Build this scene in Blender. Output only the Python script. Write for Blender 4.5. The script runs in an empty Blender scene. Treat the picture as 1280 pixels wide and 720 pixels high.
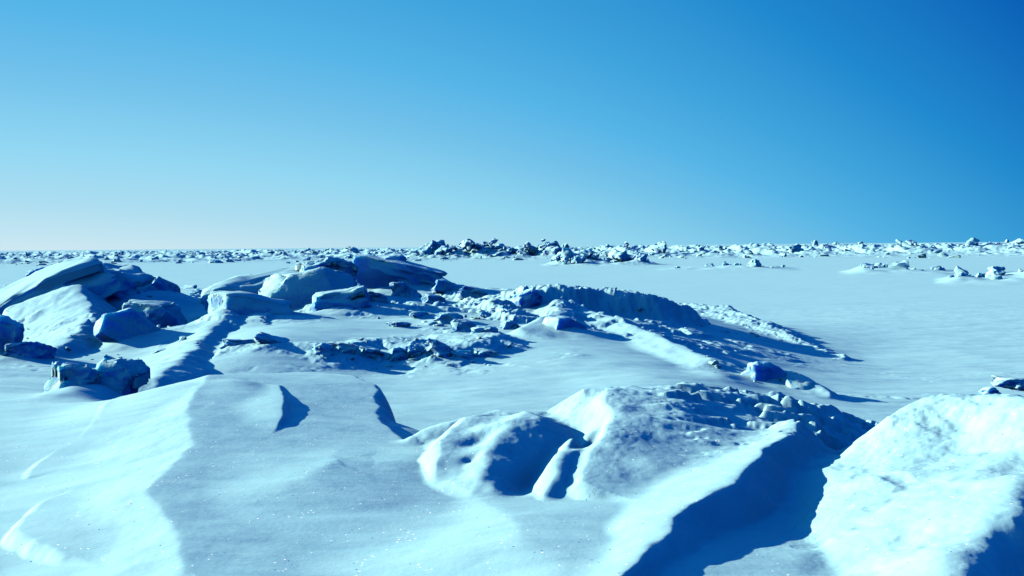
import bpy, bmesh, math, random
import numpy as np
from mathutils import Vector, Matrix, noise as mnoise

scene = bpy.context.scene
R = math.radians

# ------------------------------------------------------------------ camera
CAM_H = 3.3
W, H, FPX = 1280.0, 720.0, 1372.0          # photograph size and focal length in its pixels
PITCH, ROLL = R(2.2), R(-0.5)
cam_d = bpy.data.cameras.new('camera')
cam = bpy.data.objects.new('camera', cam_d)
scene.collection.objects.link(cam)
cam_d.sensor_width = 36.0
cam_d.lens = 36.0 * FPX / W
cam_d.clip_start, cam_d.clip_end = 0.1, 30000.0
cam.matrix_world = (Matrix.Translation((0, 0, CAM_H)) @ Matrix.Rotation(R(90) - PITCH, 4, 'X')
                    @ Matrix.Rotation(ROLL, 4, 'Z'))
scene.camera = cam
CAM_R = cam.matrix_world.to_3x3()

# ------------------------------------------------------------------ sky, sun, exposure
SUN_AZ, SUN_EL = R(-73), R(18)             # azimuth from +Y, negative = left
EXPOSURE = 0.55
SKY_GAIN = 10.6 / 2 ** EXPOSURE
world = bpy.data.worlds.new('World')
scene.world = world
world.use_nodes = True
wn, wl = world.node_tree.nodes, world.node_tree.links
wn.clear()
sky = wn.new('ShaderNodeTexSky')
sky.sky_type = 'NISHITA'
sky.sun_disc = False
sky.sun_elevation = SUN_EL
sky.sun_rotation = SUN_AZ
sky.altitude = 0
sky.air_density = 1.0
sky.dust_density = 0.6
sky.ozone_density = 4.0
sky.air_density = 1.0
# the slide film renders this sky from near-white at the sunward horizon to deep blue overhead:
# one smooth law over the whole dome (height above the horizon and angle to the sun)
def wmath(op, a=None, b=None, c=None):
    n = wn.new('ShaderNodeMath'); n.operation = op
    for k, v in enumerate((a, b, c)):
        if v is None: continue
        if isinstance(v, (int, float)): n.inputs[k].default_value = v
        else: wl.new(v, n.inputs[k])
    return n.outputs[0]
sdir = Vector((math.sin(SUN_AZ) * math.cos(SUN_EL), math.cos(SUN_AZ) * math.cos(SUN_EL), math.sin(SUN_EL)))
wtc = wn.new('ShaderNodeTexCoord')
wdot = wn.new('ShaderNodeVectorMath'); wdot.operation = 'DOT_PRODUCT'
wl.new(wtc.outputs['Generated'], wdot.inputs[0]); wdot.inputs[1].default_value = sdir
wsep = wn.new('ShaderNodeSeparateXYZ'); wl.new(wtc.outputs['Generated'], wsep.inputs[0])
zpos = wmath('MAXIMUM', wsep.outputs[2], 0.0)
glow = wmath('MULTIPLY', wmath('EXPONENT', wmath('MULTIPLY', zpos, -2.75)), 0.97)
away = wmath('MINIMUM', wmath('SUBTRACT', 1.0, wdot.outputs['Value']), 1.4)
sval = wmath('SUBTRACT', wmath('ADD', glow, 0.05), wmath('MULTIPLY', wmath('POWER', away, 3.0), 0.39))
ramp = wn.new('ShaderNodeValToRGB')
wl.new(sval, ramp.inputs[0])
cr_ = ramp.color_ramp
stops = [(0.0, (.0005, .05, .34)), (.15, (.0015, .109, .445)), (.35, (.013, .238, .59)), (.5, (.05, .356, .687)), (.6, (.093, .445, .76)),
         (.69, (.168, .52, .785)), (.8, (.283, .651, .845)), (.9, (.41, .70, .84)), (1.0, (.61, .79, .87))]
while len(cr_.elements) < len(stops): cr_.elements.new(0.5)
for e, (p_, c_) in zip(cr_.elements, stops): e.position = p_; e.color = (*c_, 1)
tint = wn.new('ShaderNodeMix'); tint.data_type = 'RGBA'; tint.blend_type = 'MULTIPLY'
tint.inputs[0].default_value = 1.0
tint.inputs[7].default_value = (0.15, 0.6, 1.0, 1)
gain = wn.new('ShaderNodeVectorMath'); gain.operation = 'SCALE'; gain.inputs[3].default_value = SKY_GAIN
both = wn.new('ShaderNodeMix'); both.data_type = 'RGBA'; both.inputs[0].default_value = 0.06
bg = wn.new('ShaderNodeBackground'); bg.inputs[1].default_value = 0.10
wo = wn.new('ShaderNodeOutputWorld')
wl.new(sky.outputs[0], tint.inputs[6]); wl.new(ramp.outputs[0], gain.inputs[0])
wl.new(gain.outputs[0], both.inputs[6]); wl.new(tint.outputs[2], both.inputs[7])
wl.new(both.outputs[2], bg.inputs[0]); wl.new(bg.outputs[0], wo.inputs[0])

sun_d = bpy.data.lights.new('sun', 'SUN')
sun_d.energy = 5.0
sun_d.angle = R(0.5)
sun_d.color = (1.0, 0.98, 0.92)
sun = bpy.data.objects.new('sun', sun_d)
scene.collection.objects.link(sun)
sun.rotation_euler = sdir.to_track_quat('Z', 'Y').to_euler()
sun.location = (-20, 10, 30)

scene.view_settings.view_transform = 'Standard'
scene.view_settings.look = 'None'
scene.view_settings.exposure = EXPOSURE
scene.view_settings.gamma = 1.0
scene.render.engine = 'CYCLES'
scene.cycles.diffuse_bounces = 0

# ------------------------------------------------------------------ helpers
def link(o, parent=None):
    scene.collection.objects.link(o)
    if parent: o.parent = parent
    return o

def tag(o, label=None, cat=None, group=None, kind=None):
    if label: o['label'] = label
    if cat: o['category'] = cat
    if group: o['group'] = group
    if kind: o['kind'] = kind
    return o

def ray(px, py):
    """direction through a photo pixel, scaled so that its ground distance is 1"""
    v = CAM_R @ Vector(((px - W / 2) / FPX, (H / 2 - py) / FPX, -1.0))
    return v / math.hypot(v.x, v.y)

def P(px, py, d=None, z=None):
    v = ray(px, py)
    if d is None: d = (z - CAM_H) / v.z
    return (v.x * d, v.y * d, CAM_H + v.z * d)

# vectorised gradient noise
def _hash(ix, iy, s):
    h = (ix.astype(np.int64) * 374761393 + iy.astype(np.int64) * 668265263 + s * 974634777) & 0x7fffffff
    h = ((h ^ (h >> 13)) * 1274126177) & 0x7fffffff
    return (h ^ (h >> 16)) & 0xffff

def gnoise(x, y, s=0):
    ix, iy = np.floor(x), np.floor(y)
    fx, fy = x - ix, y - iy
    u, v = fx * fx * fx * (fx * (fx * 6 - 15) + 10), fy * fy * fy * (fy * (fy * 6 - 15) + 10)
    def g(dx, dy):
        a = _hash(ix + dx, iy + dy, s) * (2 * math.pi / 65536.0)
        return np.cos(a) * (fx - dx) + np.sin(a) * (fy - dy)
    a, b, c, d = g(0, 0), g(1, 0), g(0, 1), g(1, 1)
    return (a + (b - a) * u + (c - a) * v + (a - b - c + d) * u * v) * 1.5

def fbm(x, y, s=0, o=4, ridged=False):
    t, amp, tot = 0, 1.0, 0
    for i in range(o):
        n = gnoise(x * 2 ** i + 17.3 * i, y * 2 ** i - 9.1 * i, s + i)
        if ridged: n = 1 - 2 * np.abs(n)
        t = t + n * amp; tot += amp; amp *= 0.5
    return t / tot

def sstep(a, b, x):
    t = np.clip((x - a) / (b - a), 0, 1)
    return t * t * (3 - 2 * t)

# ------------------------------------------------------------------ materials
def new_mat(name):
    m = bpy.data.materials.new(name); m.use_nodes = True
    nt = m.node_tree; nt.nodes.clear()
    out = nt.nodes.new('ShaderNodeOutputMaterial')
    b = nt.nodes.new('ShaderNodeBsdfPrincipled')
    nt.links.new(b.outputs[0], out.inputs[0])
    return m, nt, b

def N(nt, t, **kw):
    n = nt.nodes.new(t)
    for k, v in kw.items(): setattr(n, k, v)
    return n

SNOW = (0.475, 0.87, 0.80)

def snow_material():
    m, nt, b = new_mat('wind_packed_snow')
    L = nt.links.new
    geo = N(nt, 'ShaderNodeNewGeometry')
    n1 = N(nt, 'ShaderNodeTexNoise'); n1.inputs['Scale'].default_value = 1.3; n1.inputs['Detail'].default_value = 6
    n2 = N(nt, 'ShaderNodeTexNoise'); n2.inputs['Scale'].default_value = 28; n2.inputs['Detail'].default_value = 5
    n3 = N(nt, 'ShaderNodeTexNoise'); n3.inputs['Scale'].default_value = 160; n3.inputs['Detail'].default_value = 3
    mp = N(nt, 'ShaderNodeMapping'); mp.inputs['Scale'].default_value = (0.45, 1.8, 1.0)
    L(geo.outputs['Position'], mp.inputs[0])
    L(mp.outputs[0], n1.inputs[0]); L(geo.outputs['Position'], n2.inputs[0]); L(geo.outputs['Position'], n3.inputs[0])
    cr = N(nt, 'ShaderNodeValToRGB')
    cr.color_ramp.elements[0].position = 0.3; cr.color_ramp.elements[1].position = 0.7
    cr.color_ramp.elements[0].color = (SNOW[0] * .92, SNOW[1] * .95, SNOW[2] * .97, 1)
    cr.color_ramp.elements[1].color = (SNOW[0] * 1.06, SNOW[1] * 1.03, SNOW[2] * 1.02, 1)
    L(n1.outputs[0], cr.inputs[0]); L(cr.outputs[0], b.inputs['Base Color'])
    b.inputs['Roughness'].default_value = 0.7
    b.inputs['Specular IOR Level'].default_value = 0.08
    # bump: soft ripples and grain
    b1 = N(nt, 'ShaderNodeBump'); b1.inputs['Strength'].default_value = 0.14; b1.inputs['Distance'].default_value = 0.012
    b2 = N(nt, 'ShaderNodeBump'); b2.inputs['Strength'].default_value = 0.14; b2.inputs['Distance'].default_value = 0.004
    b0 = N(nt, 'ShaderNodeBump'); b0.inputs['Strength'].default_value = 0.30; b0.inputs['Distance'].default_value = 0.06
    L(n1.outputs[0], b0.inputs['Height']); L(b0.outputs[0], b1.inputs['Normal'])
    L(n2.outputs[0], b1.inputs['Height']); L(n3.outputs[0], b2.inputs['Height']); L(b1.outputs[0], b2.inputs['Normal'])
    L(b2.outputs[0], b.inputs['Normal'])
    # sun glints on frost crystals, painted as sparse white specks
    v = N(nt, 'ShaderNodeTexVoronoi'); v.inputs['Scale'].default_value = 27
    L(geo.outputs['Position'], v.inputs[0])
    lt = N(nt, 'ShaderNodeMath', operation='LESS_THAN'); lt.inputs[1].default_value = 0.16
    L(v.outputs['Distance'], lt.inputs[0])
    sep = N(nt, 'ShaderNodeSeparateColor'); L(v.outputs['Color'], sep.inputs[0])
    gt = N(nt, 'ShaderNodeMath', operation='GREATER_THAN'); gt.inputs[1].default_value = 0.82
    L(sep.outputs[2], gt.inputs[0])
    mu = N(nt, 'ShaderNodeMath', operation='MULTIPLY'); L(lt.outputs[0], mu.inputs[0]); L(gt.outputs[0], mu.inputs[1])
    mx = N(nt, 'ShaderNodeMix', data_type='RGBA')
    L(mu.outputs[0], mx.inputs[0]); L(cr.outputs[0], mx.inputs[6]); mx.inputs[7].default_value = (0.95, 0.97, 0.98, 1)
    L(mx.outputs[2], b.inputs['Base Color'])
    # speck normals tilt at random with a sunward lean, brightening some painted glints
    sc = N(nt, 'ShaderNodeVectorMath', operation='MULTIPLY_ADD')
    L(v.outputs['Color'], sc.inputs[0]); sc.inputs[1].default_value = (2.4, 1.6, .2); sc.inputs[2].default_value = (-1.5, -.8, -.1)
    nv = N(nt, 'ShaderNodeVectorMath', operation='ADD'); L(sc.outputs[0], nv.inputs[0]); L(b2.outputs[0], nv.inputs[1])
    nn = N(nt, 'ShaderNodeVectorMath', operation='NORMALIZE'); L(nv.outputs[0], nn.inputs[0])
    mn = N(nt, 'ShaderNodeMix', data_type='VECTOR')
    L(mu.outputs[0], mn.inputs[0]); L(b2.outputs[0], mn.inputs[4]); L(nn.outputs[0], mn.inputs[5])
    L(mn.outputs[1], b.inputs['Normal'])
    return m

def ice_material(name, col, lo=0.36, hi=0.62, sss=0.28):
    """sea ice: bluish, grainy, with rime snow lying on whatever faces up"""
    m, nt, b = new_mat(name)
    L = nt.links.new
    geo = N(nt, 'ShaderNodeNewGeometry')
    tc = N(nt, 'ShaderNodeTexCoord')
    n1 = N(nt, 'ShaderNodeTexNoise'); n1.inputs['Scale'].default_value = 2.2; n1.inputs['Detail'].default_value = 7
    n2 = N(nt, 'ShaderNodeTexNoise'); n2.inputs['Scale'].default_value = 14; n2.inputs['Detail'].default_value = 6
    L(geo.outputs['Position'], n1.inputs[0]); L(geo.outputs['Position'], n2.inputs[0])
    cr = N(nt, 'ShaderNodeValToRGB')
    cr.color_ramp.elements[0].position = 0.32; cr.color_ramp.elements[1].position = 0.68
    cr.color_ramp.elements[0].color = (col[0] * .75, col[1] * .82, col[2] * .9, 1)
    cr.color_ramp.elements[1].color = (min(1, col[0] * 1.2), min(1, col[1] * 1.1), min(1, col[2] * 1.03), 1)
    L(n1.outputs[0], cr.inputs[0])
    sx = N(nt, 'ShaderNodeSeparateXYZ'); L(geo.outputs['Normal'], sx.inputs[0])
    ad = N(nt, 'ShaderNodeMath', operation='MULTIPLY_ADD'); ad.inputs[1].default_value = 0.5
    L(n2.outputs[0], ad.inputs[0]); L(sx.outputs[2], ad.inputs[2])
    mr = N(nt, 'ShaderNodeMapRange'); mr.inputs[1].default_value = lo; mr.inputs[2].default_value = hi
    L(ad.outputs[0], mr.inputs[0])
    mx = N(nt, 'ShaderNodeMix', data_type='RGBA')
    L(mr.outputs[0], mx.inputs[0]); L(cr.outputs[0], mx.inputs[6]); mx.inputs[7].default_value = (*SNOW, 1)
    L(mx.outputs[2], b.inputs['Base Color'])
    b.inputs['Roughness'].default_value = 0.8
    b.inputs['Specular IOR Level'].default_value = 0.0
    b.inputs['Subsurface Weight'].default_value = 0.5
    b.inputs['Subsurface Radius'].default_value = (0.06, 0.30, 0.8)
    b.inputs['Subsurface Scale'].default_value = sss
    b1 = N(nt, 'ShaderNodeBump'); b1.inputs['Strength'].default_value = 0.35; b1.inputs['Distance'].default_value = 0.04
    L(n2.outputs[0], b1.inputs['Height']); L(b1.outputs[0], b.inputs['Normal'])
    return m

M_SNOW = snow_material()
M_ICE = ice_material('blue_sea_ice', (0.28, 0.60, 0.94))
M_ICE_FAR = ice_material('far_sea_ice', (0.46, 0.76, 0.94), 0.10, 0.40, 0.6)  # more snow, and a paler base colour in place of haze and bounced light
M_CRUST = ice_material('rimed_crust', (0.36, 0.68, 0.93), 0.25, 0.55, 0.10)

# ------------------------------------------------------------------ ice blocks: what stands where
BLOCKS = []
def spec(*a, **k): BLOCKS.append((a, k))
# --- left field
spec('ice_slab', (-40, 348, 112, 392), 35, 3.6, 'long tilted ice slab with a bright snow-covered top and dark underside', 'ice slab', 3, (8, -24, 12), 4, .04, cap=.10, thick=1.0)
spec('ice_block', (98, 326, 196, 388), 38, 2.6, 'largest dark rounded ice block, beside the tilted snow-covered slab', seed=5, rot=(4, 6, 10), cuts=7, rough=.07, cap=.07)
spec('ice_block', (165, 350, 216, 386), 37, 1.5, 'blunt shaded ice block leaning against the right end of the largest dark block', seed=9, rot=(0, 14, 30), cuts=7, rough=.07, cap=.04)
spec('ice_block', (96, 328, 124, 352), 37.5, .8, 'small upright ice lump on top of the left end of the largest dark block', seed=11, rot=(0, -8, 0), cuts=8, rough=.08, sink=.4)
spec('ice_block', (118, 345, 170, 375), 36, 1.1, 'ice chunk half buried in snow below the largest dark block', seed=12, rot=(10, 12, 20), cuts=8, rough=.08, cap=.08, sink=.4)
spec('ice_block', (124, 390, 196, 440), 26, 1.0, 'angular prism of ice with a flat slanted face, tipped on its side in the snow', seed=14, rot=(-18, 30, 14), cuts=3, rough=.025, thick=.75, bev=.04)
spec('ice_block', (160, 378, 222, 408), 31, 1.1, 'small snow-dusted ice block between the angular prism and the largest dark block', seed=15, rot=(0, 16, 0), cuts=7, rough=.06, cap=.05, sink=.4)
spec('ice_block', (-20, 402, 22, 442), 23, .8, 'dark jagged ice block with rubble at its foot, in front of the tilted slab', seed=17, rot=(0, 10, 0), cuts=7, rough=.07, sink=.3)
spec('ice_block', (14, 428, 56, 444), 22.5, .6, 'low dark lump of ice rubble beside the jagged block', seed=18, rot=(0, 6, 0), cuts=7, rough=.09, sink=.6)
spec('ice_block', (36, 336, 56, 352), 52, .7, 'small round ice boulder behind the tilted slab', seed=19, cuts=9, rough=.08, sink=.4)
spec('ice_block', (8, 350, 30, 364), 50, .6, 'tiny ice boulder at the far edge of the tilted slab', seed=21, cuts=9, rough=.08, sink=.4)
spec('ice_chunk', (66, 462, 116, 494), 15.4, .55, 'crumbling crusted ice chunk sticking out of the drift, its left piece', 'ice chunk', 23, (0, 20, 20), 7, .10, cap=.03, sink=.4)
spec('ice_chunk', (106, 455, 162, 489), 15.6, .6, 'pointed crusted ice chunk leaning to the sun with a thin lee shadow', 'ice chunk', 24, (6, 24, -10), 6, .09, cap=.03, sink=.5)
# --- centre-left group
spec('ice_slab', (272, 332, 396, 396), 33, 1.3, 'broad ice slab leaning back, its bright edge curving down to the snow', 'ice slab', 27, (10, -20, 18), 5, .05, cap=.06, sink=.2, thick=1.3)
spec('ice_block', (332, 342, 432, 388), 30, 1.4, 'squat ice block with a bright sunlit end and deep blue face', seed=29, rot=(0, 4, -6), cuts=5, rough=.045, cap=.08, sink=.4)
spec('ice_block', (380, 322, 436, 352), 33, 1.0, 'broken crusted ice block behind the squat block', seed=31, rot=(0, 8, 10), cuts=8, rough=.1, cap=.03, sink=.5)
spec('ice_block', (268, 374, 352, 412), 27, 1.3, 'low ice block with a white snow-plastered end standing on the crusted ledge', seed=33, rot=(0, 6, 6), cuts=4, rough=.045, cap=.07, sink=.3)
spec('ice_slab', (432, 326, 546, 364), 36, 1.6, 'long dark ice slab with a pointed hump at its end', 'ice slab', 36, (0, 6, -8), 6, .07, cap=.0, sink=.35)
spec('ice_block', (455, 322, 512, 345), 36.3, 1.0, 'peaked ice block riding on the long dark slab', seed=38, rot=(0, 10, 0), cuts=7, rough=.08, sink=.5)
spec('ice_block', (398, 364, 462, 386), 28.5, .9, 'low snow-dusted ice lump in front of the squat block', seed=39, rot=(0, 4, 0), cuts=8, rough=.07, cap=.05, sink=.6)
spec('ice_block', (985, 478, 1024, 494), 19.8, .6, 'low broken ice block at the lee end of the low cluster', seed=52, rot=(0, 12, 8), cuts=7, rough=.08, sink=.6)
spec('ice_block', (872, 474, 914, 496), 19.6, .7, 'snow-plastered cone of ice standing before the low cluster', seed=53, rot=(0, 6, 20), cuts=7, rough=.06, cap=.05, sink=.5)
# --- crust lumps breaking through the snow of the middle ridge
lump = random.Random(21)
for n_, (lx, ly, ld, lw, lh) in enumerate(((508, 366, 33, 34, 13), (538, 374, 31, 26, 11), (560, 366, 34, 30, 10), (588, 372, 32, 34, 12), (525, 390, 27, 26, 9), (556, 396, 26, 34, 11),
                                           (582, 406, 24, 30, 11), (604, 414, 23, 26, 10), (500, 402, 25, 22, 7), (612, 392, 27, 24, 9), (470, 376, 30, 26, 10), (640, 404, 25, 20, 8))):
    spec('ice_chunk', (lx - lw / 2, ly - lh, lx + lw / 2, ly), ld, lw / FPX * ld * .8, 'jagged crust lump in the snow between the long dark slab and scooped hollow', 'ice chunk', seed=60 + n_,
         rot=(lump.uniform(-8, 8), lump.uniform(4, 22), lump.uniform(-20, 20)), cuts=7, rough=.14, sub=2, sink=.6, lump=True, group='crust lumps of the middle ridge')
for n_, (lx, ly, ld, lw, lh) in enumerate(((402, 440, 20.5, 24, 8), (428, 436, 20.8, 30, 10), (462, 432, 21, 26, 9), (492, 430, 21, 32, 12), (520, 432, 21, 24, 10), (548, 432, 20.8, 30, 12),
                                           (578, 430, 20.8, 28, 10), (606, 428, 21, 24, 9), (300, 436, 21.5, 34, 10), (345, 438, 21.2, 40, 9))):
    spec('ice_chunk', (lx - lw / 2, ly - lh, lx + lw / 2, ly), ld, lw / FPX * ld * .8, 'small dark crust lump in the row along the snowy ledge above the hollow', 'ice chunk', seed=80 + n_,
         rot=(lump.uniform(-8, 8), lump.uniform(4, 22), lump.uniform(-20, 20)), cuts=7, rough=.14, sub=2, sink=.6, lump=True, group='crust lumps along the ledge')
# --- right middle
spec('ice_block', (632, 366, 672, 396), 29.0, .9, 'rounded dark ice lump at the end of the wind-scooped hollow', seed=41, rot=(0, 6, 0), cuts=8, rough=.08, sink=.5)
spec('ice_block', (686, 400, 728, 424), 24.5, .7, 'small sharp ice block below the scooped hollow, with a long lee shadow', seed=43, rot=(0, 18, 10), cuts=6, rough=.07, sink=.5)
spec('ice_block', (934, 462, 990, 498), 20.3, .7, 'dark ice block in the low cluster casting a tapering shadow', seed=45, rot=(0, 14, 0), cuts=7, rough=.08, sink=.4)
spec('ice_block', (900, 462, 938, 482), 20.8, .5, 'small snowy ice lump at the sunny end of the low cluster', seed=46, rot=(0, 8, 0), cuts=8, rough=.08, cap=.02, sink=.5)
spec('ice_block', (1230, 484, 1250, 493), 20, .35, 'small dark ice block on the snow behind the big mound', seed=48, cuts=8, rough=.08, sink=.4)
spec('ice_block', (1254, 474, 1288, 483), 22, .5, 'broken dark ice block beside the small one behind the big mound', seed=49, rot=(0, 8, 0), cuts=7, rough=.09, sink=.4)


# ------------------------------------------------------------------ terrain
# base relief: thin-plate surface through ground points read off the photograph
CTRL = []
def c(px, py, z=None, d=None): CTRL.append(P(px, py, d=d, z=z))
# smooth drift in the foreground
for a in [(-250, 720, 1.5), (-250, 560, 1.55), (0, 720, 1.42), (200, 720, 1.52), (400, 720, 1.52), (600, 720, 1.60), (720, 720, 1.68),
          (0, 600, 1.44), (110, 640, 1.53), (200, 600, 1.62), (300, 620, 1.60), (400, 600, 1.63), (520, 610, 1.55), (620, 650, 1.56), (700, 650, 1.63),
          (60, 520, 1.5), (200, 510, 1.72), (300, 505, 1.74), (200, 482, 1.76), (310, 476, 1.76), (380, 520, 1.66), (400, 502, 1.64), (430, 520, 1.60), (465, 517, 1.56), (475, 540, 1.54), (515, 535, 1.46), (-250, 480, 1.3),
          (0, 490, 1.4), (95, 497, 1.42), (40, 470, 1.25), (410, 560, 1.61), (500, 560, 1.57), (580, 590, 1.46), (640, 600, 1.44),
          # hollow behind it
          (600, 490, 1.00), (700, 478, 1.0), (480, 460, 1.05), (600, 452, 1.12), (720, 455, 1.15), (820, 470, 1.1),
          # valley between the near ridges
          (880, 715, 1.1), (960, 660, 1.1), (1040, 590, 1.02),
          # lee slope behind the outcrop
          (1020, 560, 1.0), (1100, 530, 0.85), (1150, 520, 0.7),
          (1000, 484, 0.45), (1130, 490, 0.3), (1280, 485, 0.25), (1500, 500, 0.2),
          # middle ridge
          (480, 405, 1.5), (600, 405, 1.45), (560, 385, 1.6), (440, 395, 1.5), (700, 425, 1.3), (640, 395, 1.45), (760, 405, 1.3),
          (860, 440, 0.95), (860, 405, 0.95), (930, 425, 0.6), (960, 455, 0.5), (1050, 465, 0.2),
          (560, 365, 1.4), (700, 368, 1.5), (800, 380, 1.2),
          # left block field
          (0, 450, 1.15), (100, 440, 1.05), (220, 445, 1.15), (240, 412, 1.0), (310, 440, 1.4), (330, 410, 1.55), (100, 400, 0.9), (40, 410, 1.0),
          (230, 385, 0.4), (-250, 430, 1.0), (160, 395, .8),
          (300, 385, 1.4), (400, 375, 1.5)]:
    c(a[0], a[1], z=a[2])
for az in range(-100, 101, 10):
    if abs(az) > 34:
        for r, z in ((4, 1.5), (8, 1.4), (15, 1.0), (30, .6)):
            CTRL.append((math.sin(R(az)) * r, math.cos(R(az)) * r, z))
    for r in (62, 90, 150, 300):
        CTRL.append((math.sin(R(az)) * r, math.cos(R(az)) * r, 0))
for px in (900, 1000, 1100, 1200, 1350): c(px, 400, z=0.0); c(px, 365, z=0.0); 
for px in (1080, 1180, 1280, 1450): c(px, 445, z=0.0)
for az in (-30, -15, 0, 15, 30): CTRL.append((math.sin(R(az)) * 3, math.cos(R(az)) * 3, 1.5))
for px, d, z in ((215, 14.6, 1.08), (300, 14.4, 1.08), (350, 14.2, 1.08), (400, 13.9, 1.05), (465, 13.3, 1.02), (520, 12.6, 1.0), (250, 17, .95), (420, 16, .95)):
    q = ray(px, 480); CTRL.append((q.x * d, q.y * d, z))
CTRL = np.array(CTRL)

def to_uv(x, y):
    return np.arctan2(x, y) * 1.6, np.log(np.maximum(np.hypot(x, y), 1.5))

def tps_fit(pts, lam=0.002):
    u, v = to_uv(pts[:, 0], pts[:, 1])
    n = len(u)
    r2 = (u[:, None] - u) ** 2 + (v[:, None] - v) ** 2
    K = 0.5 * r2 * np.log(r2 + 1e-12) + lam * np.eye(n)
    Pm = np.stack([np.ones(n), u, v], 1)
    A = np.block([[K, Pm], [Pm.T, np.zeros((3, 3))]])
    w = np.linalg.solve(A, np.concatenate([pts[:, 2], np.zeros(3)]))
    return u, v, w
TPS = tps_fit(CTRL)

def base_h(x, y):
    cu, cv, w = TPS
    u, v = to_uv(x, y)
    out = w[-3] + w[-2] * u + w[-1] * v
    for i in range(len(cu)):
        r2 = (u - cu[i]) ** 2 + (v - cv[i]) ** 2
        out = out + w[i] * 0.5 * r2 * np.log(r2 + 1e-12)
    r = np.hypot(x, y)
    out = out * (1 - sstep(48, 66, r))
    az = np.degrees(np.arctan2(x, y))
    return np.where(np.abs(az) > 95, 1.3 * (1 - sstep(10, 50, r)), np.clip(out, -0.1, 3))

# the sheet is a fan of cells round the viewpoint: fine where the ground is near
AZ = np.concatenate([np.linspace(-180, -50, 40, endpoint=False), np.linspace(-50, -29, 130, endpoint=False),
                     np.linspace(-29, 29, 1000, endpoint=False), np.linspace(29, 50, 130, endpoint=False), np.linspace(50, 180, 41)])
AZ = np.radians(AZ)
RR = np.concatenate([np.linspace(0.3, 4.6, 16, endpoint=False), np.geomspace(4.6, 50, 610, endpoint=False),
                     np.geomspace(50, 420, 200, endpoint=False), np.geomspace(420, 9000, 40)])
A2, R2 = np.meshgrid(AZ, RR)
X, Y = np.sin(A2) * R2, np.cos(A2) * R2
shape = X.shape
near = (R2 < 75) & (np.abs(A2) < R(60))
xn, yn = X[near], Y[near]
base = np.zeros(shape)
allm = R2 < 80
base[allm] = base_h(X[allm], Y[allm])

# domain warp so that no crest runs straight
wx = fbm(xn * 0.9, yn * 0.9, 5, 3) * 0.28
wy = fbm(xn * 0.9, yn * 0.9, 9, 3) * 0.28
wx2 = fbm(xn * 3.5, yn * 3.5, 15, 3) * 0.07
wy2 = fbm(xn * 3.5, yn * 3.5, 19, 3) * 0.07

def ridge_field(pts, left, right, rl=0.05, rr=0.05, warp=1.0, reach=3.0, jag=0.0, extra=None):
    """height of a crest polyline (x, y, z) falling away by `left`/`right` slopes"""
    x, y = xn + (wx + wx2) * warp, yn + (wy + wy2) * warp
    p = np.array(pts)
    best = np.full(x.shape, 1e9); hc = np.zeros(x.shape); side = np.zeros(x.shape)
    lo, hi = p[:, :2].min(0) - reach, p[:, :2].max(0) + reach
    m = (x > lo[0]) & (x < hi[0]) & (y > lo[1]) & (y < hi[1])
    xs, ys = x[m], y[m]
    segs = []
    for a, e in zip(p[:-1], p[1:]):
        dx, dy = e[0] - a[0], e[1] - a[1]
        l2 = dx * dx + dy * dy
        t = np.clip(((xs - a[0]) * dx + (ys - a[1]) * dy) / l2, 0, 1)
        ex, ey = xs - a[0] - t * dx, ys - a[1] - t * dy
        dd = np.hypot(ex, ey) + 1e-4
        segs.append((dd, (dx * ey - dy * ex) / math.sqrt(l2) / dd, a[2] + t * (e[2] - a[2])))   # side > 0: left
    b = np.min([q[0] for q in segs], 0)
    wsum, sd, hh = 0, 0, 0
    for dd, sd_, h_ in segs:
        wgt = (b / dd) ** 8
        wsum = wsum + wgt; sd = sd + wgt * sd_; hh = hh + wgt * h_
    sd, hh = sd / wsum, hh / wsum
    wl_ = 0.5 + 0.5 * np.clip(sd * 1.5, -1, 1)
    dropl = left * (np.sqrt(b * b + rl * rl) - rl)
    dropr = right * (np.sqrt(b * b + rr * rr) - rr)
    out = np.full(x.shape, -9.0)
    if extra: dropr = dropr + extra[1] * np.maximum(0, b - extra[0])
    if jag: hh = hh + jag * (fbm(xs * 1.6, ys * 1.6, 23, 4) + np.abs(fbm(xs * 4, ys * 4, 27, 3)) * .6)
    out[m] = hh - (dropl * wl_ + dropr * (1 - wl_)) - 3 * sstep(reach * .6, reach, b)
    return out

def smax(a, b, k):
    h = np.clip(0.5 + 0.5 * (a - b) / k, 0, 1)
    return b + (a - b) * h + k * h * (1 - h)

hn = base[near].copy()
# gentle sastrugi before the crests
rn = np.hypot(xn, yn)
hn += fbm(xn * 0.35, yn * 0.9, 31, 4) * 0.05 * sstep(75, 45, rn)

def pl(*pts): return [P(p[0], p[1], d=p[2]) for p in pts]
def rel(dz, *pts):
    out = []
    for px, py, z in pts:
        q = P(px, py, z=z)
        out.append((q[0], q[1], float(base_h(np.array([q[0]]), np.array([q[1]]))[0]) + dz))
    return out

FEAT = []   # (key, field, smoothing)
def feat(key, pts, left, right, k=0.06, **kw):
    FEAT.append((key, ridge_field(pts, left, right, **kw), k))

# -- long knife ridge, near right
feat('ridge', pl((770, 745, 5.0), (850, 645, 6.35), (925, 583, 7.7), (985, 543, 9.0), (1003, 532, 9.4)), 0.32, 1.1, rl=.05, rr=.04, warp=.35)
feat('ridge', pl((800, 620, 7.9), (860, 570, 8.9), (885, 545, 9.4), (912, 524, 10.0)), 0.45, 0.95, rl=.12, rr=.05, warp=.45)
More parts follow.
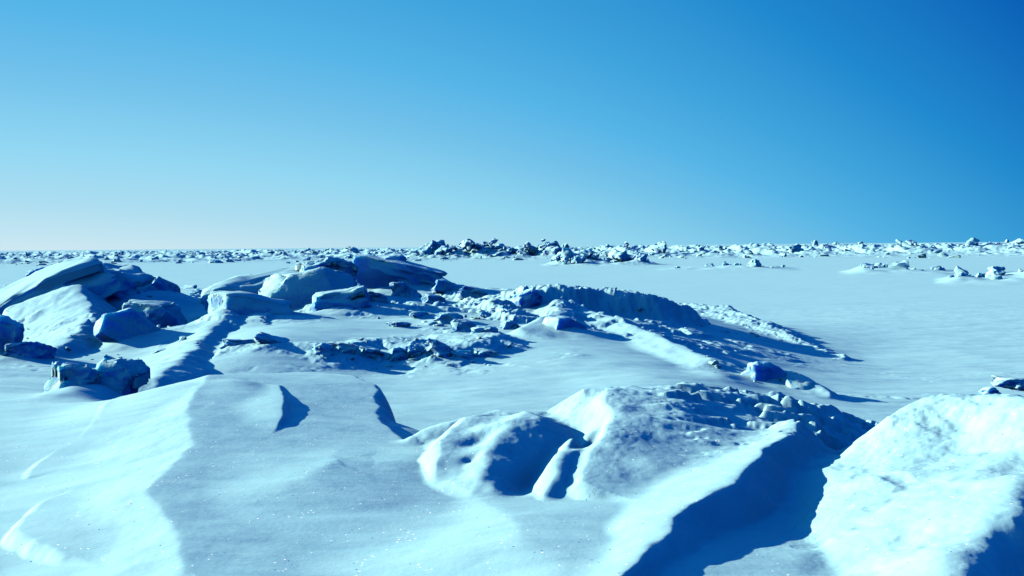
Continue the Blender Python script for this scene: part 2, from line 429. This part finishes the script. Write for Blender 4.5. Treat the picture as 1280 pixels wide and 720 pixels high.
# -- fluted outcrop, centre
def ol(*p): return pl(*[(a, b, d * .91) for a, b, d in p])
feat('outcrop', ol((528, 545, 10.7), (560, 527, 10.9), (620, 513, 11.2), (690, 513, 11.2), (732, 486, 11.1), (760, 484, 11.1), (800, 487, 11.3)), 0.45, 0.42, rl=.1, rr=.06, warp=.7)
feat('outcrop', pl((735, 600, 7.75), (750, 552, 8.45), (761, 515, 9.15), (757, 486, 9.85)), 0.9, 0.17, rl=.04, rr=.1, warp=.5)
feat('outcrop', pl((546, 602, 8.0), (556, 572, 8.35), (566, 546, 8.85), (585, 522, 9.5)), 1.0, 0.12, rl=.05, rr=.1, warp=.5)
feat('outcrop', pl((692, 618, 7.6), (700, 580, 8.0), (716, 545, 8.6)), 0.9, 0.6, rl=.06, rr=.08, warp=.5)
feat('outcrop', pl((600, 590, 7.95), (618, 558, 8.45), (642, 524, 9.05), (665, 516, 9.5)), 0.5, 0.5, rl=.12, rr=.1, warp=.8)
# -- crusted lee slope running down behind it
feat('lee', pl((775, 485, 10.3), (870, 496, 11.2), (960, 503, 12.6), (1050, 520, 13.4), (1125, 545, 13.6)), 0.5, 0.10, rl=.1, rr=.2, warp=.8, jag=.04, extra=(.9, .55))
# -- big mound, near right
MP = pl((955, 648, 7.4), (1000, 620, 7.8), (1045, 592, 8.2), (1080, 565, 8.6), (1110, 540, 9.0), (1140, 512, 9.3), (1170, 501, 9.5), (1230, 503, 9.5), (1290, 508, 9.4), (1400, 515, 9.2),
        (1000, 700, 6.35), (1000, 740, 5.7), (905, 708, 6.4), (880, 740, 5.9), (1060, 650, 6.85), (1120, 620, 7.2), (1180, 580, 7.8), (1250, 560, 8.1), (1200, 540, 8.75), (1150, 680, 6.12), (1220, 640, 6.55), (1280, 590, 7.4), (1100, 720, 5.55),
        (1213, 715, 5.45), (1245, 685, 5.8), (1285, 648, 6.35), (1330, 600, 7.1))
MD = []
for q in pl((955, 648, 7.4), (1000, 620, 7.8), (1045, 592, 8.2), (1080, 565, 8.6), (1110, 540, 9.0)): MD.append((q[0] - .6, q[1] + .42, q[2] - .42))
for q in pl((1140, 512, 9.3), (1170, 501, 9.5), (1230, 503, 9.5), (1290, 508, 9.4), (1400, 515, 9.2)): MD.append((q[0], q[1] + .5, q[2] - .45))
for q in pl((1200, 745, 4.9), (1213, 715, 5.45), (1245, 685, 5.8), (1285, 648, 6.35), (1330, 600, 7.1), (1400, 560, 7.6)): MD.append((q[0] + .38, q[1] - .12, q[2] - .5))
for q in pl((1100, 760, 4.8),): MD.append((q[0], q[1], q[2] - .1))
MT = tps_fit(np.array(MP + MD), 0.00002)
def mound_field():
    cu, cv, w = MT
    x, y = xn + (wx + wx2) * .6, yn + (wy + wy2) * .6
    m = (x > 0.5) & (x < 5.6) & (y > 3.6) & (y < 10.4)
    u, v = to_uv(x[m], y[m])
    t = w[-3] + w[-2] * u + w[-1] * v
    for i in range(len(cu)):
        r2 = (u - cu[i]) ** 2 + (v - cv[i]) ** 2
        t = t + w[i] * 0.5 * r2 * np.log(r2 + 1e-12)
    out = np.full(x.shape, -9.0)
    e = np.minimum(np.minimum(sstep(0.5, 0.95, x[m]), sstep(5.6, 4.6, x[m])), np.minimum(sstep(3.6, 4.4, y[m]), sstep(10.4, 9.9, y[m])))
    out[m] = np.minimum(t, 2.2) - (1 - e) * 3
    return out
FEAT.append(('mound', mound_field(), 0.10))
# -- foreground drift: lip with scoop, sastrugi step
feat('ground', pl((322, 560, 9.75), (340, 542, 9.85), (350, 522, 10.35), (354, 501, 11.1), (349, 481, 12.3)), 0.08, 1.2, rl=.1, rr=.04, warp=.15, k=.02)
feat('ground', rel(.075, (238, 740, 1.5), (226, 690, 1.5), (192, 622, 1.6), (240, 572, 1.62), (236, 530, 1.64), (262, 492, 1.66)), 0.26, 0.09, rl=.03, rr=.03, warp=.45, k=.02)
feat('ground', rel(.035, (650, 730, 1.42), (645, 690, 1.4), (605, 655, 1.4)), 0.16, 0.06, rl=.05, rr=.1, warp=.25, k=.02)
feat('ground', rel(.04, (380, 640, 1.42), (420, 612, 1.42), (470, 620, 1.36)), 0.08, 0.14, rl=.05, rr=.05, warp=.5, k=.02)
# -- middle ridge: crusted ledge, wind-scooped overhang, drifts
feat('middle', rel(.22, (395, 440, 1.35), (450, 432, 1.4), (480, 427, 1.4), (540, 432, 1.4), (620, 424, 1.4)), 0.05, 0.5, rl=.3, rr=.08, warp=1.4, jag=.05)
feat('lip', pl((628, 378, 29.5), (680, 364, 30.5), (750, 361, 31.5), (812, 368, 32), (850, 382, 33)), 0.12, 1.3, rl=.5, rr=.05, warp=1.6, jag=.16)
feat('middle', pl((655, 410, 24), (690, 392, 27), (704, 378, 29), (722, 384, 29), (790, 405, 26), (850, 432, 22.5), (885, 448, 21)), 0.6, 0.25, rl=.1, rr=.1, warp=.6)
feat('middle', rel(.18, (560, 375, 1.6), (600, 385, 1.55), (640, 400, 1.5)), 0.3, 0.5, rl=.1, rr=.08, warp=2.6, jag=.12)
feat('spur', pl((842, 379, 44), (900, 382, 42), (950, 398, 38), (1000, 424, 34.5), (1052, 446, 31.5)), 0.6, 0.10, rl=.1, rr=.3, warp=1.6, reach=6, jag=.10)
feat('middle', pl((880, 466, 21.5), (930, 462, 21.5), (975, 470, 21), (1035, 494, 19.5)), 0.5, 0.5, rl=.1, rr=.1, warp=1.0)
# -- left block field drifts
feat('middle', pl((60, 440, 24), (120, 400, 29), (98, 372, 34)), 0.35, 0.8, rl=.2, rr=.1, warp=.8)
feat('middle', pl((200, 470, 17), (250, 425, 23), (290, 395, 28)), 0.35, 0.5, rl=.2, rr=.1, warp=.8)

winner = np.zeros(hn.shape, dtype=np.int8)
KEYS = ['ground', 'ridge', 'outcrop', 'mound']
contrib = {k: np.zeros(hn.shape) for k in KEYS}
for key, f, k in FEAT:
    new = smax(f, hn, k)
    if key in contrib:
        gain = new - hn
        contrib[key] = np.maximum(contrib[key], gain)
    hn = new
# wind-scooped hollows between the flutes
for px, py, d, rx, ry, ang, dep in ((672, 578, 8.2, .10, .36, 18, .10), (733, 541, 8.75, .07, .30, 24, .16), (602, 545, 8.8, .08, .2, 30, .045), (590, 575, 8.3, .05, .12, 30, .03)):
    q = P(px, py, d=d)
    ex, ey = xn + wx * .3 - q[0], yn + wy * .3 - q[1]
    ca, sa = math.cos(R(ang)), math.sin(R(ang))
    u_, v_ = ex * ca - ey * sa, ex * sa + ey * ca
    hn = hn - dep * np.exp(-((u_ / rx) ** 2 + (v_ / ry) ** 2))


# snow banked up round the blocks, tailing off down-wind
for a_, k_ in BLOCKS:
    (x0, y0, x1, y1), d_, dep = a_[1], a_[2], a_[3]
    wid = (x1 - x0) / FPX * d_; hg = (y1 - y0) / FPX * d_
    q = P((x0 + x1) / 2, y1, d=d_)
    ex, ey = xn + wx * .8 - q[0] - wid * .12, yn + wy * .8 - q[1] - dep * .15
    ex = np.where(ex > 0, ex / (wid * 1.0), ex / (wid * .72)); ey = ey / (dep * .8 + .15)
    if k_.get('lump'): hg *= .5
    hn += np.clip(hg * .40, .03, .55) * np.exp(-(ex * ex + ey * ey) * 1.1)
# crust, rubble and grain on the surface
def spot(px, py, d, rx, ry):
    q = P(px, py, d=d)
    return np.exp(-(((xn - q[0]) / rx) ** 2 + ((yn - q[1]) / ry) ** 2))
rough = np.clip(contrib['outcrop'] * 2.0, 0, 1) * 0.2 + np.clip(contrib['mound'] * 2, 0, 1) * (0.10 + 0.18 * sstep(7.0, 9.0, rn))
hn += fbm(xn * 2.2, yn * 2.2, 41, 4) * 0.10 * rough
hn += np.abs(fbm(xn * 6, yn * 6, 47, 4)) * 0.06 * rough
mnd = np.clip(contrib['mound'] * 3, 0, 1)
hn += mnd * (fbm(xn * 1.1, yn * 1.1, 43, 3) * 0.07 - np.clip(fbm(xn * 2.6, yn * 2.6, 44, 3) - .25, 0, 1) * 0.05)
# wind-cut crust on the lee slope behind the outcrop
lee = np.clip(spot(930, 525, 11.3, 2.3, 1.7) * 1.5, 0, 1)
lee = lee * sstep(math.atan2(*P(790, 500, d=10)[:2]), math.atan2(*P(860, 500, d=10)[:2]), np.arctan2(xn, yn))
ter = fbm(xn * 0.9 + yn * 0.3, yn * 3.4, 51, 5)
hn += lee * (sstep(0.0, 0.12, ter) * 0.09 + np.abs(ter) * 0.08 + np.clip(fbm(xn * 3.2, yn * 9, 53, 3), 0, 1) * 0.07)
# broken crust over the middle ridge
mid = sstep(18.5, 22, rn) * sstep(46, 38, rn) * np.clip(hn / 1.0, 0, 1)
t2 = fbm(xn * 0.55, yn * 0.9, 61, 5)
patch = sstep(-0.1, 0.25, fbm(xn * 0.16, yn * 0.16, 66, 3))
hn += mid * patch * (sstep(0.02, 0.14, t2) * 0.10 + np.abs(fbm(xn * 2.0, yn * 2.0, 63, 4)) * 0.05)
# fine ripples everywhere near
hn += fbm(xn * 1.3 + yn * .4, yn * 4.0, 71, 4) * 0.007 * sstep(40, 12, rn)

Z = base.copy()
Z[near] = hn
# far plain: low swells and snow-buried rubble belts
far = R2 > 45
xf, yf = X[far], Y[far]
rf = np.hypot(xf, yf)
def band(px0, px1, d, depth, hgt, seed, sc=0.12):
    a0, a1 = math.atan2(*P(px0, 330, d=d)[:2]), math.atan2(*P(px1, 330, d=d)[:2])
    az = np.arctan2(xf, yf)
    m = sstep(a0 - .012, a0 + .012, az) * sstep(a1 + .012, a1 - .012, az) * np.exp(-((rf - d) / depth) ** 2)
    return m * hgt * np.clip(0.55 + fbm(xf * sc, yf * sc, seed, 4) * 1.2, 0, 2)
Zf = fbm(xf * .02, yf * .05, 81, 4) * 0.10 + fbm(xf * .12, yf * .3, 80, 3) * 0.03
Zf += band(530, 712, 285, 12, 3.0, 82, .12) + band(690, 812, 186, 8, 1.5, 83, .2)
Zf += band(835, 985, 146, 8, .5, 84) + band(1065, 1190, 128, 8, .8, 85) + band(1185, 1500, 100, 6, .9, 86)
Zf += band(-300, 520, 290, 40, .8, 87, .06) + band(-300, 1600, 420, 60, 1.7, 88, .05) + band(760, 1700, 330, 50, 1.6, 89, .06)
Z[far] += Zf * sstep(45, 60, rf)
# rubble field roughness out to the horizon
belt = sstep(240, 330, rf) * sstep(4000, 900, rf)
Z[far] += belt * np.clip(fbm(xf * .12, yf * .05, 90, 4, True) - 0.1, 0, 1) * 2.2

# -------- split the sheet: ground, and the named ridges that stand out of it
NR, NA = shape
vid = np.arange(NR * NA).reshape(shape)
co_all = np.stack([X, Y, Z], -1).reshape(-1, 3)
quads = np.stack([vid[:-1, :-1], vid[:-1, 1:], vid[1:, 1:], vid[1:, :-1]], -1).reshape(-1, 4)
# smooth normals of the whole sheet
dA = np.gradient(co_all.reshape(NR, NA, 3), axis=1); dR = np.gradient(co_all.reshape(NR, NA, 3), axis=0)
nrm = np.cross(dA, dR); nrm /= np.maximum(np.linalg.norm(nrm, axis=-1, keepdims=True), 1e-12)
nrm[nrm[..., 2] < 0] *= -1
nrm = nrm.reshape(-1, 3)

owner = np.zeros(shape, dtype=np.int8)
cm = np.stack([np.full(hn.shape, 0.02)] + [contrib[k] for k in KEYS[1:]])
owner[near] = np.argmax(cm, 0)
def erode(m):
    e = m.copy()
    e[1:] &= m[:-1]; e[:-1] &= m[1:]
    m = e.copy()
    e[:, 1:] &= m[:, :-1]; e[:, :-1] &= m[:, 1:]
    return e
def sheet(name, co, faces, normals, mat):
    used, inv = np.unique(faces, return_inverse=True)
    me = bpy.data.meshes.new(name)
    f = inv.reshape(faces.shape)
    me.vertices.add(len(used)); me.vertices.foreach_set('co', co[used].astype(np.float32).ravel())
    me.loops.add(f.size); me.loops.foreach_set('vertex_index', f.astype(np.int32).ravel())
    me.polygons.add(len(f))
    me.polygons.foreach_set('loop_start', np.arange(0, f.size, 4, dtype=np.int32))
    me.polygons.foreach_set('loop_total', np.full(len(f), 4, dtype=np.int32))
    me.polygons.foreach_set('use_smooth', np.ones(len(f), dtype=bool))
    me.update(); me.validate()
    if normals is not None and len(me.polygons) == len(f):
        me.normals_split_custom_set_from_vertices(normals[used].astype(np.float32))
    me.materials.append(mat)
    return bpy.data.objects.new(name, me)

ground_co = co_all.copy()
LABELS = {
    'ridge': ('snow_ridge', 'sharp knife-edged snow ridge whose lee side casts a deep blue shadow trench', 'snow ridge'),
    'outcrop': ('snow_outcrop', 'fluted crusty snow outcrop with bright spires in front of the shaded crust', 'snow outcrop'),
    'mound': ('snow_mound', 'big rounded sunlit snow mound with a lumpy crusted top, beyond the shadow trench', 'snow mound'),
}
for i, k in enumerate(KEYS):
    if i == 0: continue
    m = owner == i
    inner = erode(m)
    iv = inner.ravel()
    mv = m.ravel()
    sel = mv[quads].all(1) & iv[quads].any(1)
    fq = quads[sel]
    name, lab, cat = LABELS[k]
    o = link(sheet(name, co_all, fq, nrm, M_SNOW))
    tag(o, lab, cat)
    ground_co[iv, 2] -= 0.25
g = link(sheet('snow_ground', ground_co, quads, nrm, M_SNOW))
tag(g, 'wind-packed snow plain with drifts and low crusted ridges', kind='structure')

def ground_z(x, y):
    a, r = math.atan2(x, y), math.hypot(x, y)
    i = int(np.clip(np.searchsorted(RR, r), 1, NR - 1)); j = int(np.clip(np.searchsorted(AZ, a), 1, NA - 1))
    return float(Z[i, j])

# ------------------------------------------------------------------ ice blocks
def block_mesh(name, seed, dims, cuts=6, sub=2, rough=0.05, mat=None, flat=False, bev=0.04, soft=1, peak=True):
    rnd = random.Random(seed)
    bm = bmesh.new()
    bmesh.ops.create_cube(bm, size=2.0)
    for _ in range(cuts):
        n = Vector((rnd.gauss(0, 1), rnd.gauss(0, 1), rnd.gauss(0, .8))).normalized()
        dist = rnd.uniform(0.60, 1.02) * (abs(n.x) + abs(n.y) + abs(n.z)) ** 0.75
        geom = bm.verts[:] + bm.edges[:] + bm.faces[:]
        r = bmesh.ops.bisect_plane(bm, geom=geom, plane_co=n * dist * .8, plane_no=n, clear_outer=True)
        ed = [e for e in r['geom_cut'] if isinstance(e, bmesh.types.BMEdge)]
        if ed: bmesh.ops.edgeloop_fill(bm, edges=ed)
    bmesh.ops.remove_doubles(bm, verts=bm.verts[:], dist=0.02)
    if bev:
        bmesh.ops.bevel(bm, geom=bm.edges[:], offset=bev, segments=1, affect='EDGES', clamp_overlap=True)
    bmesh.ops.triangulate(bm, faces=bm.faces[:])
    for _ in range(sub):
        long_e = [e for e in bm.edges if e.calc_length() > 0.16]
        if not long_e: break
        bmesh.ops.subdivide_edges(bm, edges=long_e, cuts=1, use_grid_fill=False)
        bmesh.ops.triangulate(bm, faces=bm.faces[:])
    for _ in range(soft):
        bmesh.ops.smooth_vert(bm, verts=bm.verts[:], factor=0.5, use_axis_x=True, use_axis_y=True, use_axis_z=True)
    off = Vector((seed * 3.7, seed * 1.3, seed * 0.7))
    bm.normal_update()
    ns = {v: v.normal.copy() for v in bm.verts}
    for v in bm.verts:
        q = v.co * 1.1 + off
        n1 = mnoise.fractal(q, 1.0, 2.0, 4)
        n2 = abs(mnoise.noise(v.co * 4.5 + off))
        v.co += ns[v] * (n1 * rough * 3.0 - n2 * rough * 1.5)
    px_, k_ = rnd.uniform(-.7, .7), rnd.uniform(.15, .45)
    zt = max(v.co.z for v in bm.verts); xt = max(abs(v.co.x) for v in bm.verts)
    for v in bm.verts:                        # every block has a high corner rather than a level top
        if v.co.z > 0 and peak:
            v.co.z *= 1.08 - k_ * abs(v.co.x / xt - px_) ** 1.1
        v.co.x += v.co.z * .12 * px_
    for v in bm.verts:
        v.co.x *= dims[0] / 2; v.co.y *= dims[1] / 2; v.co.z *= dims[2] / 2
    bmesh.ops.recalc_face_normals(bm, faces=bm.faces[:])
    me = bpy.data.meshes.new(name)
    bm.to_mesh(me); bm.free()
    if not flat:
        me.polygons.foreach_set('use_smooth', np.ones(len(me.polygons), dtype=bool))
        me.set_sharp_from_angle(angle=R(30))
    me.materials.append(mat or M_ICE)
    return me

def snow_cap(ob, thick=0.08, lim=0.55, seed=0):
    """snow lying on the upward faces of a block, as a closed pad"""
    bm = bmesh.new(); bm.from_mesh(ob.data)
    rot = ob.matrix_basis.to_3x3()
    up = rot.inverted() @ Vector((0, 0, 1))
    keep = set(f for f in bm.faces if (rot @ f.normal).z > lim)
    if len(keep) < 6: bm.free(); return
    bmesh.ops.delete(bm, geom=[f for f in bm.faces if f not in keep], context='FACES')
    seen, best = set(), []
    for f0 in bm.faces:                      # one patch only: the largest
        if f0 in seen: continue
        st, isl = [f0], []; seen.add(f0)
        while st:
            f = st.pop(); isl.append(f)
            for e in f.edges:
                for g_ in e.link_faces:
                    if g_ not in seen: seen.add(g_); st.append(g_)
        if len(isl) > len(best): best = isl
    best = set(best)
    bmesh.ops.delete(bm, geom=[f for f in bm.faces if f not in best], context='FACES')
    border = set(v for v in bm.verts if any(len(e.link_faces) == 1 for e in v.link_edges))
    second = set(v for v in bm.verts if v not in border and any(e.other_vert(v) in border for e in v.link_edges))
    for v in bm.verts:
        t = -0.03 if v in border else (thick * .6 if v in second else thick * (1 + .5 * mnoise.noise(v.co * 2 + Vector((seed, 0, 0)))))
        v.co += up * t
    ret = bmesh.ops.extrude_face_region(bm, geom=bm.faces[:])
    for v in [x for x in ret['geom'] if isinstance(x, bmesh.types.BMVert)]: v.co -= up * (thick + .1)
    bmesh.ops.recalc_face_normals(bm, faces=bm.faces[:])
    me = bpy.data.meshes.new('snow_cap'); bm.to_mesh(me); bm.free()
    me.polygons.foreach_set('use_smooth', np.ones(len(me.polygons), dtype=bool))
    me.materials.append(M_SNOW)
    return link(bpy.data.objects.new('snow_cap', me), ob)

def block(name, box, d, depth, label, cat='ice block', seed=1, rot=(0, 0, 0), cuts=6, rough=0.05, sub=3, cap=0.0, sink=0.25, group=None, bev=.035, thick=None, lump=False):
    """an ice block seen in the photo box (x0, y0, x1, y1) standing d metres away"""
    x0, y0, x1, y1 = box
    wid = (x1 - x0) / FPX * d
    top, bot = P((x0 + x1) / 2, y0, d=d), P((x0 + x1) / 2, y1, d=d)
    hgt = (top[2] - bot[2]) * (1 + sink)
    dims = (wid * 1.16, depth * 1.1, (thick or hgt) * 1.1)
    loc = (top[0], top[1] + depth * .15, top[2] - hgt / 2)
    re = (R(rot[0]), R(rot[1]), R(rot[2] + 12))
    if cap:                                   # an ice body with its cap of snow
        o = link(bpy.data.objects.new(name, None))
        o.location = (loc[0], loc[1], top[2] - hgt)
        b_ = bpy.data.objects.new('ice_body', block_mesh('ice_body', seed, dims, cuts, sub, rough, bev=bev))
        b_.rotation_euler = re; b_.location = (0, 0, hgt / 2)
        link(b_, o)
        c_ = snow_cap(b_, cap, seed=seed)
        if c_: c_.parent = o; c_.rotation_euler = re; c_.location = b_.location
    else:
        o = link(bpy.data.objects.new(name, block_mesh(name, seed, dims, cuts, sub, rough, bev=bev)))
        o.location, o.rotation_euler = loc, re
        if lump:                              # half sunk in the drift, rimed all over
            o.location.z = ground_z(loc[0], loc[1]) + hgt * .05
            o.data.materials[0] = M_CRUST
    tag(o, label, cat, group)
    return o

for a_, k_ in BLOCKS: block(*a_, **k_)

# --- far rubble: shared shapes, each block its own object
rnd = random.Random(7)
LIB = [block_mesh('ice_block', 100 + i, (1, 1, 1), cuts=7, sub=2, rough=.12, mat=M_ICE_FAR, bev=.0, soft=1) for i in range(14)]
def far_block(px, d, size, label, group, z=None, flat=1.0):
    q = P(px, 330, d=d)
    x, y = q[0], q[1]
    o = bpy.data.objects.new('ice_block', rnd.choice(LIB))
    s = size * 1.5
    o.scale = (s * rnd.uniform(.8, 1.5), s * rnd.uniform(.7, 1.2), s * rnd.uniform(.6, 1.0) * flat)
    o.rotation_euler = (R(rnd.gauss(0, 18)), R(rnd.gauss(0, 20)), rnd.uniform(0, 6.28))
    o.location = (x, y, ground_z(x, y) + o.scale[2] * rnd.uniform(-.08, .2) + (z or 0))
    link(o); tag(o, label, 'ice block', group)
    return o

def rubble(n, px0, px1, d0, d1, s0, s1, label, group, stack=0.0, flat=1.0):
    for _ in range(n):
        t = rnd.random()
        s = s0 + (s1 - s0) * rnd.random() ** 2.2
        far_block(px0 + (px1 - px0) * t, rnd.uniform(d0, d1), s, label, group, z=rnd.random() ** 2 * stack, flat=flat)

rubble(95, 532, 712, 276, 294, .6, 2.6, 'ice block heaped in the high pressure ridge in front of the horizon', 'blocks of the high pressure ridge', 2.0)
rubble(36, 694, 812, 178, 192, .4, 1.8, 'ice block in the low rubble bank before the end of the high pressure ridge', 'blocks of the low rubble bank', .6)
rubble(14, 838, 985, 141, 150, .25, .7, 'small ice block in the sparse snowy row on the flat plain', 'blocks of the sparse row')
rubble(18, 1068, 1186, 122, 133, .3, .9, 'ice block in the scattered heap with one tall dark boulder', 'blocks of the scattered heap')
rubble(22, 1188, 1330, 96, 104, .25, .8, 'ice block on the snowy bank rising beside the flat plain', 'blocks of the snowy bank')
rubble(26, 232, 320, 62, 100, .3, .8, 'ice slab fragment in the broken rows beyond the leaning slab', 'fragments beyond the leaning slab', flat=.5)
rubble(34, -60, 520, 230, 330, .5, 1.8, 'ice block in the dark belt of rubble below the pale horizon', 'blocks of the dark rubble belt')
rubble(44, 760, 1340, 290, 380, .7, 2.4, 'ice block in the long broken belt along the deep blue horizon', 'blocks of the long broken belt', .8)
far_block(1124, 126, 1.6, 'tall dark boulder of ice standing out of the scattered heap', None)
far_block(941, 142, .9, 'dark ice block alone at the end of the sparse snowy row', None)
far_block(537, 280, 2.6, 'big dark ice block standing at the sunward end of the high pressure ridge', None)
far_block(690, 276, 3.6, 'largest humped ice block of the high pressure ridge, dark on its lee side', None)

# small crust debris on the middle ridge: too many to count
def debris():
    bm = bmesh.new()
    src = [block_mesh('tmp', 300 + i, (1, 1, 1), cuts=6, sub=1, rough=.14, bev=0, soft=2) for i in range(6)]
    def scatter(n, px0, px1, py0, py1, d0, d1, s0, s1):
        for _ in range(n):
            t = rnd.random()
            q = P(px0 + (px1 - px0) * t, 400, d=rnd.uniform(d0, d1))
            s = s0 + (s1 - s0) * rnd.random() ** 3
            x, y = q[0], q[1]
            mt = (Matrix.Translation((x, y, ground_z(x, y) - s * .02)) @ Matrix.Rotation(rnd.uniform(0, 6.28), 4, 'Z')
                  @ Matrix.Rotation(rnd.gauss(0, .3), 4, 'Y') @ Matrix.Diagonal((s * 1.5, s, s * .7, 1)))
            n0 = len(bm.verts)
            bm.from_mesh(rnd.choice(src)); bm.verts.ensure_lookup_table()
            for v in bm.verts[n0:]: v.co = mt @ v.co
    scatter(60, 400, 640, 0, 0, 20, 22.5, .03, .16)
    scatter(50, 470, 640, 0, 0, 25, 36, .05, .28)
    scatter(20, 650, 830, 0, 0, 31, 33, .05, .25)
    scatter(25, 840, 1000, 0, 0, 32.5, 34.5, .05, .3)
    scatter(20, 880, 1040, 0, 0, 19.5, 21.5, .03, .16)
    scatter(40, 0, 260, 0, 0, 22, 38, .04, .25)
    scatter(100, 800, 1120, 0, 0, 12, 14, .015, .06)
    scatter(900, -120, 1400, 0, 0, 240, 480, .3, 2.2)
    scatter(150, 530, 815, 0, 0, 270, 300, .3, 1.2)
    me = bpy.data.meshes.new('crust_debris'); bm.to_mesh(me); bm.free()
    me.materials.append(M_SNOW)
    for s in src: bpy.data.meshes.remove(s)
    return link(bpy.data.objects.new('crust_debris', me))
tag(debris(), 'broken snow crust and small ice crumbs strewn along the drifts', 'ice rubble', kind='stuff')
